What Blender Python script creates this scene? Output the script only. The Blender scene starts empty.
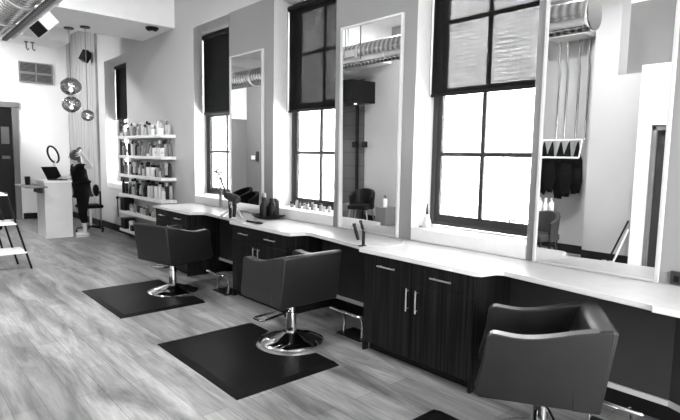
import bpy, bmesh, math, random
from mathutils import Vector, Matrix
R = math.radians
PI = math.pi
rng = random.Random(7)
scn = bpy.context.scene
COL = scn.collection

# ------------------------------------------------------------------ materials
def new_mat(name):
    m = bpy.data.materials.new(name); m.use_nodes = True
    nt = m.node_tree
    b = nt.nodes['Principled BSDF']
    return m, nt, b

def g3(v): return (v, v, v, 1)

def mat(name, v, rough=.5, metal=0.0, var=.06, scale=6.0, bump=0.0, spec=None, coat=0.0):
    """plain surface with a faint procedural mottling"""
    m, nt, b = new_mat(name)
    tc = nt.nodes.new('ShaderNodeTexCoord')
    nz = nt.nodes.new('ShaderNodeTexNoise'); nz.inputs['Scale'].default_value = scale; nz.inputs['Detail'].default_value = 4
    nt.links.new(tc.outputs['Object'], nz.inputs['Vector'])
    cr = nt.nodes.new('ShaderNodeValToRGB')
    cr.color_ramp.elements[0].position = .3; cr.color_ramp.elements[1].position = .7
    cr.color_ramp.elements[0].color = g3(max(0, v * (1 - var))); cr.color_ramp.elements[1].color = g3(min(1, v * (1 + var)))
    nt.links.new(nz.outputs['Fac'], cr.inputs['Fac'])
    nt.links.new(cr.outputs['Color'], b.inputs['Base Color'])
    b.inputs['Roughness'].default_value = rough; b.inputs['Metallic'].default_value = metal
    if spec is not None: b.inputs['Specular IOR Level'].default_value = spec
    if coat: b.inputs['Coat Weight'].default_value = coat; b.inputs['Coat Roughness'].default_value = .15
    if bump:
        n2 = nt.nodes.new('ShaderNodeTexNoise'); n2.inputs['Scale'].default_value = scale * 30
        nt.links.new(tc.outputs['Object'], n2.inputs['Vector'])
        bp = nt.nodes.new('ShaderNodeBump'); bp.inputs['Strength'].default_value = bump; bp.inputs['Distance'].default_value = .004
        nt.links.new(n2.outputs['Fac'], bp.inputs['Height']); nt.links.new(bp.outputs['Normal'], b.inputs['Normal'])
    return m

def mapped(nt, sc, rot=(0, 0, 0)):
    tc = nt.nodes.new('ShaderNodeTexCoord'); mp = nt.nodes.new('ShaderNodeMapping')
    mp.inputs['Scale'].default_value = sc; mp.inputs['Rotation'].default_value = rot
    nt.links.new(tc.outputs['Object'], mp.inputs['Vector']); return mp.outputs['Vector']

def mixc(nt, mode, fac, a, b):
    n = nt.nodes.new('ShaderNodeMix'); n.data_type = 'RGBA'; n.blend_type = mode
    for s, v in ((n.inputs[0], fac), (n.inputs[6], a), (n.inputs[7], b)):
        if hasattr(v, 'is_linked'): nt.links.new(v, s)
        else: s.default_value = v
    return n.outputs[2]

def floor_mat():
    m, nt, b = new_mat('wood_plank_floor')
    v = mapped(nt, (1, 1, 1), (0, 0, R(90)))
    br = nt.nodes.new('ShaderNodeTexBrick')
    br.offset = .37; br.squash = 1
    for k, x in (('Scale', 1), ('Mortar Size', .0022), ('Mortar Smooth', .3), ('Bias', 0), ('Brick Width', 1.22), ('Row Height', .18)):
        br.inputs[k].default_value = x
    br.inputs['Color1'].default_value = g3(.55); br.inputs['Color2'].default_value = g3(.92); br.inputs['Mortar'].default_value = g3(.30)
    nt.links.new(v, br.inputs['Vector'])
    # grain streaks along the boards
    n1 = nt.nodes.new('ShaderNodeTexNoise'); n1.inputs['Scale'].default_value = 1; n1.inputs['Detail'].default_value = 6; n1.inputs['Roughness'].default_value = .62
    n1.inputs['Distortion'].default_value = .6
    nt.links.new(mapped(nt, (6, .95, 1)), n1.inputs['Vector'])
    c1 = nt.nodes.new('ShaderNodeValToRGB')
    c1.color_ramp.elements[0].position = .30; c1.color_ramp.elements[0].color = g3(.11)
    c1.color_ramp.elements[1].position = .68; c1.color_ramp.elements[1].color = g3(.50)
    nt.links.new(n1.outputs['Fac'], c1.inputs['Fac'])
    n2 = nt.nodes.new('ShaderNodeTexNoise'); n2.inputs['Scale'].default_value = 1; n2.inputs['Detail'].default_value = 5
    nt.links.new(mapped(nt, (60, 4, 1)), n2.inputs['Vector'])
    c2 = nt.nodes.new('ShaderNodeValToRGB')
    c2.color_ramp.elements[0].position = .3; c2.color_ramp.elements[0].color = g3(.72)
    c2.color_ramp.elements[1].position = .6; c2.color_ramp.elements[1].color = g3(1)
    nt.links.new(n2.outputs['Fac'], c2.inputs['Fac'])
    col = mixc(nt, 'MULTIPLY', 1.0, c1.outputs['Color'], br.outputs['Color'])
    col = mixc(nt, 'MULTIPLY', 1.0, col, c2.outputs['Color'])
    nt.links.new(col, b.inputs['Base Color'])
    b.inputs['Roughness'].default_value = .34
    bp = nt.nodes.new('ShaderNodeBump'); bp.inputs['Strength'].default_value = .12; bp.inputs['Distance'].default_value = .003
    nt.links.new(n2.outputs['Fac'], bp.inputs['Height']); nt.links.new(bp.outputs['Normal'], b.inputs['Normal'])
    return m

def cabinet_mat():
    m, nt, b = new_mat('dark_wood_grain')
    n1 = nt.nodes.new('ShaderNodeTexNoise'); n1.inputs['Scale'].default_value = 1; n1.inputs['Detail'].default_value = 5
    nt.links.new(mapped(nt, (70, 70, 1.3)), n1.inputs['Vector'])
    c1 = nt.nodes.new('ShaderNodeValToRGB')
    c1.color_ramp.elements[0].position = .35; c1.color_ramp.elements[0].color = g3(.004)
    c1.color_ramp.elements[1].position = .72; c1.color_ramp.elements[1].color = g3(.022)
    nt.links.new(n1.outputs['Fac'], c1.inputs['Fac']); nt.links.new(c1.outputs['Color'], b.inputs['Base Color'])
    b.inputs['Roughness'].default_value = .45; b.inputs['Specular IOR Level'].default_value = .07
    return m

def brick_mat():
    m, nt, b = new_mat('pale_brickwork')
    tc = nt.nodes.new('ShaderNodeTexCoord')
    sp = nt.nodes.new('ShaderNodeSeparateXYZ'); cb = nt.nodes.new('ShaderNodeCombineXYZ')
    nt.links.new(tc.outputs['Object'], sp.inputs[0]); nt.links.new(sp.outputs['Y'], cb.inputs['X']); nt.links.new(sp.outputs['Z'], cb.inputs['Y'])
    br = nt.nodes.new('ShaderNodeTexBrick')
    for k, x in (('Scale', 1), ('Mortar Size', .012), ('Bias', -.1), ('Brick Width', .30), ('Row Height', .085)):
        br.inputs[k].default_value = x
    br.inputs['Color1'].default_value = g3(.60); br.inputs['Color2'].default_value = g3(.86); br.inputs['Mortar'].default_value = g3(.26)
    nt.links.new(cb.outputs[0], br.inputs['Vector'])
    nz = nt.nodes.new('ShaderNodeTexNoise'); nz.inputs['Scale'].default_value = 2.5; nz.inputs['Detail'].default_value = 5
    nt.links.new(cb.outputs[0], nz.inputs['Vector'])
    cr = nt.nodes.new('ShaderNodeValToRGB'); cr.color_ramp.elements[0].color = g3(.75); cr.color_ramp.elements[1].color = g3(1.1)
    nt.links.new(nz.outputs['Fac'], cr.inputs['Fac'])
    nt.links.new(mixc(nt, 'MULTIPLY', 1.0, br.outputs['Color'], cr.outputs['Color']), b.inputs['Base Color'])
    b.inputs['Roughness'].default_value = .9
    return m

def wave_wall_mat():
    m, nt, b = new_mat('carved_wave_panel')
    tc = nt.nodes.new('ShaderNodeTexCoord')
    sp = nt.nodes.new('ShaderNodeSeparateXYZ'); cb = nt.nodes.new('ShaderNodeCombineXYZ')
    nt.links.new(tc.outputs['Object'], sp.inputs[0]); nt.links.new(sp.outputs['Y'], cb.inputs['X']); nt.links.new(sp.outputs['Z'], cb.inputs['Y'])
    mp = nt.nodes.new('ShaderNodeMapping'); mp.inputs['Scale'].default_value = (1.25, .55, 1)
    nt.links.new(cb.outputs[0], mp.inputs['Vector'])
    w = nt.nodes.new('ShaderNodeTexWave'); w.inputs['Scale'].default_value = 1.0; w.inputs['Distortion'].default_value = 9; w.inputs['Detail'].default_value = 1
    w.inputs['Detail Scale'].default_value = 1.4
    nt.links.new(mp.outputs[0], w.inputs['Vector'])
    cr = nt.nodes.new('ShaderNodeValToRGB'); cr.color_ramp.elements[0].position = 0; cr.color_ramp.elements[0].color = g3(.27)
    cr.color_ramp.elements[1].position = .16; cr.color_ramp.elements[1].color = g3(.38)
    nt.links.new(w.outputs['Fac'], cr.inputs['Fac']); nt.links.new(cr.outputs['Color'], b.inputs['Base Color'])
    bp = nt.nodes.new('ShaderNodeBump'); bp.inputs['Strength'].default_value = .6; bp.inputs['Distance'].default_value = .03
    nt.links.new(w.outputs['Fac'], bp.inputs['Height']); nt.links.new(bp.outputs['Normal'], b.inputs['Normal'])
    b.inputs['Roughness'].default_value = .6
    return m

def shade_mat(name, trans, v):
    """open-weave solar screen: dark yarn with holes between"""
    m, nt, b = new_mat(name)
    b.inputs['Base Color'].default_value = g3(v); b.inputs['Roughness'].default_value = .8; b.inputs['Specular IOR Level'].default_value = .1
    out = nt.nodes['Material Output']
    tr = nt.nodes.new('ShaderNodeBsdfTransparent')
    nz = nt.nodes.new('ShaderNodeTexNoise'); nz.inputs['Scale'].default_value = 60
    nt.links.new(mapped(nt, (1, 1, .15)), nz.inputs['Vector'])
    mr = nt.nodes.new('ShaderNodeMapRange'); mr.inputs['To Min'].default_value = trans * .93; mr.inputs['To Max'].default_value = trans * 1.07
    nt.links.new(nz.outputs['Fac'], mr.inputs['Value'])
    mx = nt.nodes.new('ShaderNodeMixShader')
    nt.links.new(mr.outputs[0], mx.inputs[0]); nt.links.new(b.outputs[0], mx.inputs[1]); nt.links.new(tr.outputs[0], mx.inputs[2])
    nt.links.new(mx.outputs[0], out.inputs['Surface'])
    return m

def clear_mat(name, refl=.08, tint=.96, rough=.0):
    m, nt, b = new_mat(name)
    out = nt.nodes['Material Output']
    tr = nt.nodes.new('ShaderNodeBsdfTransparent'); tr.inputs['Color'].default_value = g3(tint)
    gl = nt.nodes.new('ShaderNodeBsdfGlossy'); gl.inputs['Roughness'].default_value = rough
    mx = nt.nodes.new('ShaderNodeMixShader')
    fr = nt.nodes.new('ShaderNodeFresnel'); fr.inputs['IOR'].default_value = 1.45
    ad = nt.nodes.new('ShaderNodeMath'); ad.operation = 'MULTIPLY_ADD'; ad.inputs[1].default_value = .6; ad.inputs[2].default_value = refl * .3
    nt.links.new(fr.outputs[0], ad.inputs[0]); nt.links.new(ad.outputs[0], mx.inputs[0])
    nt.links.new(tr.outputs[0], mx.inputs[1]); nt.links.new(gl.outputs[0], mx.inputs[2])
    nt.links.new(mx.outputs[0], out.inputs['Surface'])
    return m

def mirror_mat():
    m, nt, b = new_mat('silvered_mirror')
    b.inputs['Base Color'].default_value = g3(.90); b.inputs['Metallic'].default_value = 1; b.inputs['Roughness'].default_value = 0.0
    return m

def plank_wall_mat():
    m, nt, b = new_mat('dark_plank_boards')
    w = nt.nodes.new('ShaderNodeTexWave'); w.bands_direction = 'Z'; w.wave_profile = 'SAW'; w.inputs['Scale'].default_value = 1.0
    nt.links.new(mapped(nt, (1, 1, .95)), w.inputs['Vector'])
    cr = nt.nodes.new('ShaderNodeValToRGB'); cr.color_ramp.elements[0].position = .0; cr.color_ramp.elements[0].color = g3(.02)
    cr.color_ramp.elements[1].position = .08; cr.color_ramp.elements[1].color = g3(.075)
    nt.links.new(w.outputs['Fac'], cr.inputs['Fac'])
    nt.links.new(cr.outputs['Color'], b.inputs['Base Color']); b.inputs['Roughness'].default_value = .6
    return m

def duct_mat():
    m, nt, b = new_mat('spiral_duct_steel')
    w = nt.nodes.new('ShaderNodeTexWave'); w.bands_direction = 'Y'; w.inputs['Scale'].default_value = 3.2; w.inputs['Distortion'].default_value = .4
    nt.links.new(mapped(nt, (1, 1, 1), (R(7), 0, 0)), w.inputs['Vector'])
    cr = nt.nodes.new('ShaderNodeValToRGB'); cr.color_ramp.elements[0].color = g3(.42); cr.color_ramp.elements[1].color = g3(.80)
    nt.links.new(w.outputs['Fac'], cr.inputs['Fac']); nt.links.new(cr.outputs['Color'], b.inputs['Base Color'])
    b.inputs['Metallic'].default_value = 1; b.inputs['Roughness'].default_value = .27
    bp = nt.nodes.new('ShaderNodeBump'); bp.inputs['Strength'].default_value = .35; bp.inputs['Distance'].default_value = .01
    nt.links.new(w.outputs['Fac'], bp.inputs['Height']); nt.links.new(bp.outputs['Normal'], b.inputs['Normal'])
    return m

def emit_mat(name, s):
    m, nt, b = new_mat(name)
    b.inputs['Base Color'].default_value = g3(.8); b.inputs['Emission Color'].default_value = g3(1); b.inputs['Emission Strength'].default_value = s
    return m

M = dict(
    floor=floor_mat(), cab=cabinet_mat(), brick=brick_mat(), wave=wave_wall_mat(), mirror=mirror_mat(), plank=plank_wall_mat(), duct=duct_mat(),
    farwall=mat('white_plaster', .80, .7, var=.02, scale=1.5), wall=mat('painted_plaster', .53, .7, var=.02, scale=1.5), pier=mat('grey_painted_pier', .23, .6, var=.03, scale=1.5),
    reveal=mat('white_trim_lit_reveal', .70, .55, var=.02), ceil=mat('white_ceiling_paint', .88, .8, var=.02),
    white=mat('white_laminate', .86, .35, var=.01), quartz=mat('white_quartz', .66, .25, var=.03, scale=14),
    base=mat('black_baseboard', .008, .4, spec=.2), frame=mat('dark_window_steel', .010, .45), framelt=mat('grey_window_steel', .035, .45),
    alu=mat('pale_mirror_edge', .50, .35, var=.02), chrome=mat('chrome', .82, .08, 1.0, var=.02), steel=mat('brushed_steel', .70, .28, 1.0, var=.05),
    leather=mat('charcoal_leather', .009, .34, var=.12, scale=9, bump=.25, spec=.36), rubber=mat('black_rubber', .005, .40, var=.2, scale=5, bump=.15, spec=.09),
    black=mat('black_plastic', .008, .42, spec=.15), mattblack=mat('matt_black_cloth', .004, .9, var=.2, spec=.1), darkgrey=mat('dark_grey_board', .035, .6, spec=.2),
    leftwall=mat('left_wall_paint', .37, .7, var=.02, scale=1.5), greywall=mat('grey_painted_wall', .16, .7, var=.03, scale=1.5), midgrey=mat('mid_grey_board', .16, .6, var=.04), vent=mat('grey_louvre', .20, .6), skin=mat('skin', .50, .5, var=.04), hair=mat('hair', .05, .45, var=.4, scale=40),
    shoe=mat('pale_shoe', .62, .6), copper=mat('pale_copper', .38, .2, 1.0), leaf=mat('dried_stem', .14, .7, var=.3, scale=30),
    smoke=mat('smoked_chrome_glass', .75, .06, 1.0), asphalt=mat('alley_paving', .45, .9, var=.15), straw=mat('broom_bristle', .30, .9, var=.3, scale=40),
    pane=clear_mat('window_glass'), clear=clear_mat('clear_vase_glass', .3, .88), globe=clear_mat('smoked_globe_glass', 1.0, .62),
    shade1=shade_mat('dense_shade_weave', .04, .004), shade2=shade_mat('charcoal_shade_weave', .115, .008), shade3=shade_mat('open_shade_weave', .19, .012),
    lampglow=emit_mat('lamp_glow', 2), lens=emit_mat('downlight_lens', 6),
)
for v in (2, 4, 8, 16, 30, 45, 62, 80):
    M['b%d' % v] = mat('bottle_tone_%d' % v, v / 100 * (.5 if v < 10 else 1), .35, var=.03, spec=.12 if v < 10 else .4)

def stripe_mat():
    m, nt, b = new_mat('ribbed_tray'); w = nt.nodes.new('ShaderNodeTexWave'); w.bands_direction = 'Y'; w.inputs['Scale'].default_value = 3.8
    nt.links.new(mapped(nt, (1, 1, 1)), w.inputs['Vector'])
    cr = nt.nodes.new('ShaderNodeValToRGB'); cr.color_ramp.elements[0].position = .45; cr.color_ramp.elements[0].color = g3(.01); cr.color_ramp.elements[1].position = .8; cr.color_ramp.elements[1].color = g3(.16)
    nt.links.new(w.outputs['Fac'], cr.inputs['Fac']); nt.links.new(cr.outputs['Color'], b.inputs['Base Color']); b.inputs['Roughness'].default_value = .5
    return m
M['traystripe'] = stripe_mat()

# ------------------------------------------------------------------ mesh builder
def wloc(o):
    p = Vector((0, 0, 0))
    while o is not None: p += o.location; o = o.parent
    return p

class MB:
    def __init__(s): s.bm = bmesh.new(); s.mi = 0
    def _f(s, vs):
        try:
            f = s.bm.faces.new(vs); f.material_index = s.mi; return f
        except ValueError: return None
    def box(s, x0, x1, y0, y1, z0, z1, M4=None):
        c = [(x, y, z) for z in (z0, z1) for y in (y0, y1) for x in (x0, x1)]
        v = [s.bm.verts.new(M4 @ Vector(p) if M4 else p) for p in c]
        for q in ((0, 2, 3, 1), (4, 5, 7, 6), (0, 1, 5, 4), (2, 6, 7, 3), (0, 4, 6, 2), (1, 3, 7, 5)): s._f([v[i] for i in q])
        return s
    def ring(s, c, a, b, r, n): return [s.bm.verts.new(c + a * (r * math.cos(2 * PI * i / n)) + b * (r * math.sin(2 * PI * i / n))) for i in range(n)]
    def skin(s, rings, caps=True, closed=False):
        n = len(rings[0]); k = len(rings)
        for i in range(k if closed else k - 1):
            A, B = rings[i], rings[(i + 1) % k]
            for j in range(n): s._f([A[j], A[(j + 1) % n], B[(j + 1) % n], B[j]])
        if caps and not closed: s._f(rings[0][::-1]); s._f(rings[-1])
        return s
    def cyl(s, p0, p1, r0, r1=None, n=20):
        p0, p1 = Vector(p0), Vector(p1); r1 = r0 if r1 is None else r1
        d = (p1 - p0).normalized(); a = d.orthogonal().normalized(); b = d.cross(a)
        return s.skin([s.ring(p0, a, b, r0, n), s.ring(p1, a, b, r1, n)])
    def lathe(s, prof, c=(0, 0, 0), n=28, axis=(0, 0, 1)):
        c = Vector(c); d = Vector(axis).normalized()
        a = Vector((1, 0, 0)) if abs(d.z) > .9 else d.orthogonal().normalized(); b = d.cross(a)
        return s.skin([s.ring(c + d * z, a, b, max(r, 1e-4), n) for r, z in prof])
    def tube(s, pts, r, n=10, closed=False):
        P = [Vector(p) for p in pts]; k = len(P); rings = []; a = None
        for i in range(k):
            if closed: d = (P[(i + 1) % k] - P[i - 1]).normalized()
            else: d = (P[min(i + 1, k - 1)] - P[max(i - 1, 0)]).normalized()
            if a is None: a = d.orthogonal().normalized()
            a = (a - d * a.dot(d)).normalized(); b = d.cross(a)
            rr = r[i] if isinstance(r, (list, tuple)) else r
            rings.append(s.ring(P[i], a, b, rr, n))
        return s.skin(rings, True, closed)
    def prism(s, poly, lo, hi, f=lambda u, v, w: (u, v, w)):
        A = [s.bm.verts.new(f(u, v, lo)) for u, v in poly]; B = [s.bm.verts.new(f(u, v, hi)) for u, v in poly]
        n = len(poly)
        s._f(A[::-1]); s._f(B)
        for i in range(n): s._f([A[i], A[(i + 1) % n], B[(i + 1) % n], B[i]])
        return s
    def sphere(s, c, r, n=16, sc=(1, 1, 1), M4=None):
        c = Vector(c); k = n // 2; rings = []
        for i in range(k + 1):
            t = PI * i / k; rr = max(math.sin(t), 1e-3)
            ring = []
            for j in range(n):
                p = Vector((rr * math.cos(2 * PI * j / n) * sc[0], rr * math.sin(2 * PI * j / n) * sc[1], -math.cos(t) * sc[2])) * r
                if M4: p = M4 @ p
                ring.append(s.bm.verts.new(c + p))
            rings.append(ring)
        return s.skin(rings)
    def build(s, name, m, parent=None, bevel=0, seg=2, smooth=38, subd=0):
        me = bpy.data.meshes.new(name)
        bmesh.ops.recalc_face_normals(s.bm, faces=s.bm.faces)
        s.bm.to_mesh(me); s.bm.free()
        for x in (m if isinstance(m, (list, tuple)) else [m]): me.materials.append(M[x] if isinstance(x, str) else x)
        o = bpy.data.objects.new(name, me); COL.objects.link(o)
        if parent is not None:
            off = wloc(parent); me.transform(Matrix.Translation(-off)); o.parent = parent
        for p in me.polygons: p.use_smooth = True
        me.set_sharp_from_angle(angle=R(smooth))
        if bevel:
            md = o.modifiers.new('bevel', 'BEVEL'); md.width = bevel; md.segments = seg; md.limit_method = 'ANGLE'; md.angle_limit = R(35)
        if subd:
            md = o.modifiers.new('sub', 'SUBSURF'); md.levels = subd; md.render_levels = subd
        return o

def tag(o, label, cat=None, group=None, kind=None):
    o['label'] = label
    if cat: o['category'] = cat
    if group: o['group'] = group
    if kind: o['kind'] = kind
    return o

def thing(name, label, cat, loc=(0, 0, 0), group=None):
    o = bpy.data.objects.new(name, None); o.empty_display_size = .1; COL.objects.link(o)
    o.location = loc
    return tag(o, label, cat, group)

def struct(name, mb, m, label, **k):
    o = mb.build(name, m, **k); return tag(o, label, kind='structure')

def copy_tree(o, parent=None):
    c = o.copy(); COL.objects.link(c)
    if parent is not None: c.parent = parent
    for ch in list(o.children): copy_tree(ch, c)
    return c

def arc(cx, cy, r, a0, a1, n): return [(cx + r * math.cos(R(a0 + (a1 - a0) * i / n)), cy + r * math.sin(R(a0 + (a1 - a0) * i / n))) for i in range(n + 1)]

# ------------------------------------------------------------------ the room
XW, XL, XO = 3.68, -1.5, 4.16          # inner face of window wall, left wall, outer face
YF, YN, ZC = 14.4, -3.6, 4.45
ZS, ZH = 1.0, 3.55                     # sill and head heights
WINS = [(10.41, 11.93), (6.46, 7.86), (4.23, 5.50), (1.97, 3.20)]   # far .. near, at the sashes
SPLAY = [.22, .32, .11, .075]           # how far the far jamb closes in towards the room
ZSILL = [1.0, 1.0, 1.0, 1.0]

struct('floor', MB().box(XL - 1.6, XO, YN, YF + 1.5, -.12, 0), 'floor', 'pale greyish wood plank floor of the salon')
struct('ceiling', MB().box(XL - 1.6, XO, YN, YF + 1.5, ZC, ZC + .2), 'ceil', 'white painted salon ceiling')
w = MB(); y_ = YN
for (a, b), sp_ in list(zip(WINS, SPLAY))[::-1] + [((YF + .2, 0), 0)]:
    k_ = 0 if y_ == YN else spl
    w.prism([(XW, y_ - k_), (4.03, y_), (XO, y_), (XO, a), (XW, a)], 0, ZC)
    y_, spl = b, sp_
for (a, b), sp_ in zip(WINS, SPLAY):
    q_ = [(XW, a), (XO, a), (XO, b), (4.03, b), (XW, b - sp_)]
    w.prism(q_, 0, ZS - .12).prism(q_, ZH, ZC)
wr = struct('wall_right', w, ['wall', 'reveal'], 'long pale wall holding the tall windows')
for p in wr.data.polygons:              # white paint on the reveals, also standing for the window light on them
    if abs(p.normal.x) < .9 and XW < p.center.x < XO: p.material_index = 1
pn = [(-.9, 1.97), (3.125, 4.23), (5.39, 6.46)]
for i_, (a, b) in enumerate(pn):
    struct('trim_%d' % (i_ + 4), MB().box(XW - .006, XW + .001, a + .001, b - .001, .884, 3.56), 'pier', ['grey wall panel behind the nearest mirror', 'grey wall panel behind the middle mirror', 'grey wall panel behind the farthest mirror'][i_])
struct('wall_far', MB().box(2.53, XO, YF, YF + .2, 0, ZC).box(XL - 1.6, 2.53, YF, YF + .2, 2.75, ZC), 'farwall', 'white wall at the far end behind the reception desk')
struct('wall_feature', MB().box(XW - .05, XW - .002, 12.15, 14.39, .12, ZC), 'wave', 'wall panel carved with wavy vertical lines behind the person')
# left side (seen in the mirrors)
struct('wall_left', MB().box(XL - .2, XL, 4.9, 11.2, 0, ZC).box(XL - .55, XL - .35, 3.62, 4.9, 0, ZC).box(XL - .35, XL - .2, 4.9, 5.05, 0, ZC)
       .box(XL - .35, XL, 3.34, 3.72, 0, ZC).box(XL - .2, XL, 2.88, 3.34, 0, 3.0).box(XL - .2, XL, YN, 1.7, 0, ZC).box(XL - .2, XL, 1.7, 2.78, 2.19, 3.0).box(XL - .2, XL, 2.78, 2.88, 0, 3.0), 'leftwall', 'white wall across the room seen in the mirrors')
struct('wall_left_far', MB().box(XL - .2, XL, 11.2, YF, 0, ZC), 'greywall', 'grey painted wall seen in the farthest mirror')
struct('wall_far_left', MB().box(XL - 1.6, 1.55, YF, YF + .2, 0, 2.75), 'greywall', 'grey far wall left of the dark doorway')
struct('wall_partition', MB().box(XL + .0005, XL + .06, 2.785, 2.97, 0, 3.1).box(XL + .0005, XL + .06, 1.7, 2.785, 2.20, 3.1), 'farwall', 'bright white panel beside the dark doorway in nearest mirror')
struct('wall_recess', MB().box(XL - 1.6, XL - 1.4, 1.0, 3.9, 0, ZC), 'pier', 'grey back wall above the low white partition in the mirror')
struct('wall_front', MB().box(XL - .2, XO, YN - .2, YN, 0, .35).box(XL - .2, XO, YN - .2, YN, 3.6, ZC).box(XL - .2, -1.2, YN - .2, YN, .35, 3.6).box(3.3, XO, YN - .2, YN, .35, 3.6), 'wall', 'front wall behind the camera with an assumed shopfront opening')  # unglazed opening is assumed, left to let light in from behind
struct('baseboard_left', MB().box(XL, XL + .018, 4.9, 9.0, 0, .15).box(XL - .35, XL - .332, 3.72, 4.9, 0, .15).box(XL, XL + .018, 2.972, 3.72, 0, .15), 'base', 'black baseboard along the wall across the room')
struct('baseboard_right', MB().box(XW - .02, XW, YN, 12.1, 0, .14).box(XW - .07, XW - .05, 12.1, YF - .02, 0, .14), 'base', 'black baseboard below the window wall')
struct('baseboard_far', MB().box(2.56, XW - .07, YF - .02, YF, 0, .14), 'base', 'black baseboard of the far white wall')
struct('beam_near', MB().box(XL, XW, 8.2, 9.55, 3.65, ZC), 'ceil', 'deep white ceiling beam across the salon')
struct('beam_far', MB().box(XL, 2.72, 10.5, 11.3, 3.62, ZC), 'ceil', 'second white ceiling beam before the far wall')
# far door
d = thing('door_1', 'dark doorway with grey frame at far left', None, (2.05, YF, 0)); del_cat = None
d['kind'] = 'structure'
MB().box(1.55, 1.67, YF - .04, YF + .2, 0, 2.75).box(2.41, 2.53, YF - .04, YF + .2, 0, 2.75).box(1.52, 2.56, YF - .05, YF + .2, 2.66, 2.78).build('door_frame', 'midgrey', d, bevel=.008)
MB().box(1.672, 2.408, YF + .02, YF + .07, .005, 2.655).build('dark_doorway_fill', 'black', d)  # black sheet standing for the darkness inside the open doorway
MB().box(2.18, 2.34, YF + .005, YF + .0195, 1.80, 2.2).box(2.18, 2.34, YF + .005, YF + .0195, 1.45, 1.52).build('notice', 'midgrey', d)
d2 = thing('door_2', 'dark framed doorway at right of the mirror reflection', None, (XL, 2.3, 0)); d2['kind'] = 'structure'
MB().box(XL - .2, XL + .03, 2.72, 2.78, 0, 2.2).box(XL - .2, XL + .03, 1.7, 1.8, 0, 2.2).box(XL - .2, XL + .03, 1.7, 2.78, 2.12, 2.19).build('door_frame', 'midgrey', d2, bevel=.006)
MB().box(XL - .08, XL - .03, 1.8, 2.72, 0, 2.12).build('dark_doorway_fill', 'darkgrey', d2)
# transom vent high on far wall
v = thing('wall_vent', 'grey four section louvred grille high on the far wall', 'vent', (2.95, YF - .04, 3.27))
MB().box(2.59, 3.31, YF - .04, YF - .01, 3.27, 3.30).box(2.59, 3.31, YF - .04, YF - .01, 3.72, 3.75).box(2.59, 2.62, YF - .04, YF - .01, 3.30, 3.72).box(3.28, 3.31, YF - .04, YF - .01, 3.30, 3.72).box(2.935, 2.965, YF - .045, YF - .01, 3.3, 3.72).box(2.62, 3.28, YF - .045, YF - .01, 3.47, 3.52).build('grille_frame', 'pier', v)
lv = MB()
for i in range(14):
    z = 3.315 + i * .029
    lv.box(2.62, 3.28, YF - .035, YF - .002, z, z + .012)
lv.build('louvre', 'vent', v)
MB().box(2.61, 3.29, YF - .006, YF - .001, 3.29, 3.73).build('backing', 'darkgrey', v)

# ------------------------------------------------------------------ windows
def make_window(n, y0, y1, sp, label):
    t = thing('window_%d' % n, label, None, (4.08, (y0 + y1) / 2, ZS)); t['kind'] = 'structure'
    X0, X1 = 4.04, 4.12
    fw = .055
    MB().box(X0, X1, y0, y0 + fw, ZS, ZH).box(X0, X1, y1 - fw, y1, ZS, ZH).box(X0, X1, y0 + fw, y1 - fw, ZH - fw, ZH).box(X0, X1, y0 + fw, y1 - fw, ZS, ZS + .03).build('window_frame', 'framelt', t, bevel=.004)
    ym = (y0 + y1) / 2 + .06
    def sash(z0, z1, xa, xb, zb, bot):
        s = MB(); a, b = y0 + fw, y1 - fw; sw = .05
        s.box(xa, xb, a, a + sw, z0, z1).box(xa, xb, b - sw, b, z0, z1).box(xa, xb, a + sw, b - sw, z0, z0 + bot).box(xa, xb, a + sw, b - sw, z1 - .06, z1)
        s.box(xa + .005, xb - .005, ym - .02, ym + .02, z0 + bot, z1 - .06)
        s.box(xa + .008, xb - .008, a + sw, b - sw, zb - .02, zb + .02)
        r = s.build('sash', 'frame', t)
        MB().box((xa + xb) / 2 - .002, (xa + xb) / 2 + .002, a + sw, b - sw, z0 + bot, z1 - .06).build('glass_pane', 'pane', r)
        return r
    lo = sash(ZS + .03, 2.30, 4.05, 4.085, 1.685, .075)
    sash(2.25, ZH - fw, 4.088, 4.118, 2.92, .06)
    h = MB()
    for yy in (y0 + .30, y1 - .30):
        h.tube([(4.045, yy - .06, ZS + .105), (4.02, yy - .06, ZS + .125), (4.015, yy, ZS + .13), (4.02, yy + .06, ZS + .125), (4.045, yy + .06, ZS + .105)], .007, 8)
    h.build('sash_lift', 'framelt', lo)
    MB().prism([(3.668, y0 + .002), (4.04, y0 + .002), (4.04, y1 - .002), (3.69, y1 - sp - .002), (3.668, y1 - sp - .002)], .884, ZS).build('window_sill', 'reveal', t, bevel=.006)
    return t
WL = ['far narrow window half hidden behind the product shelves', 'window left of the first mirror, black blind drawn', 'window between the first and second mirror', 'bright window between the second and third mirror']
for i, (a, b) in enumerate(WINS): make_window(i + 1, a, b, SPLAY[i], WL[i])

def make_shade(y0, y1, zb, m, label):
    t = thing('roller_shade', label, 'blind', (3.97, (y0 + y1) / 2, 3.5), 'roller shades in the windows')
    MB().box(3.965, 3.968, y0 + .015, y1 - .01, zb + .02, 3.46).build('shade_fabric', m, t)
    MB().cyl((3.97, y0 + .01, 3.47), (3.97, y1 - .005, 3.47), .038).build('roller', 'black', t)
    MB().box(3.955, 3.978, y0 + .012, y1 - .008, zb, zb + .028).build('hem_bar', 'black', t, bevel=.004)
    MB().tube([(3.93, y1 - .012, 3.46), (3.93, y1 - .012, zb - .0)], .003, 6).build('pull_cord', 'b30', t)
make_shade(WINS[0][0], WINS[0][1] - SPLAY[0] * .25, 2.35, 'shade1', 'black roller blind in the far window behind the shelves')
make_shade(WINS[1][0], WINS[1][1] - SPLAY[1] * .25, 2.27, 'shade1', 'solid black roller blind left of the first mirror')
make_shade(WINS[2][0], WINS[2][1] - SPLAY[2] * .25, 2.19, 'shade2', 'dark see-through roller blind between first and second mirror')
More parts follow.
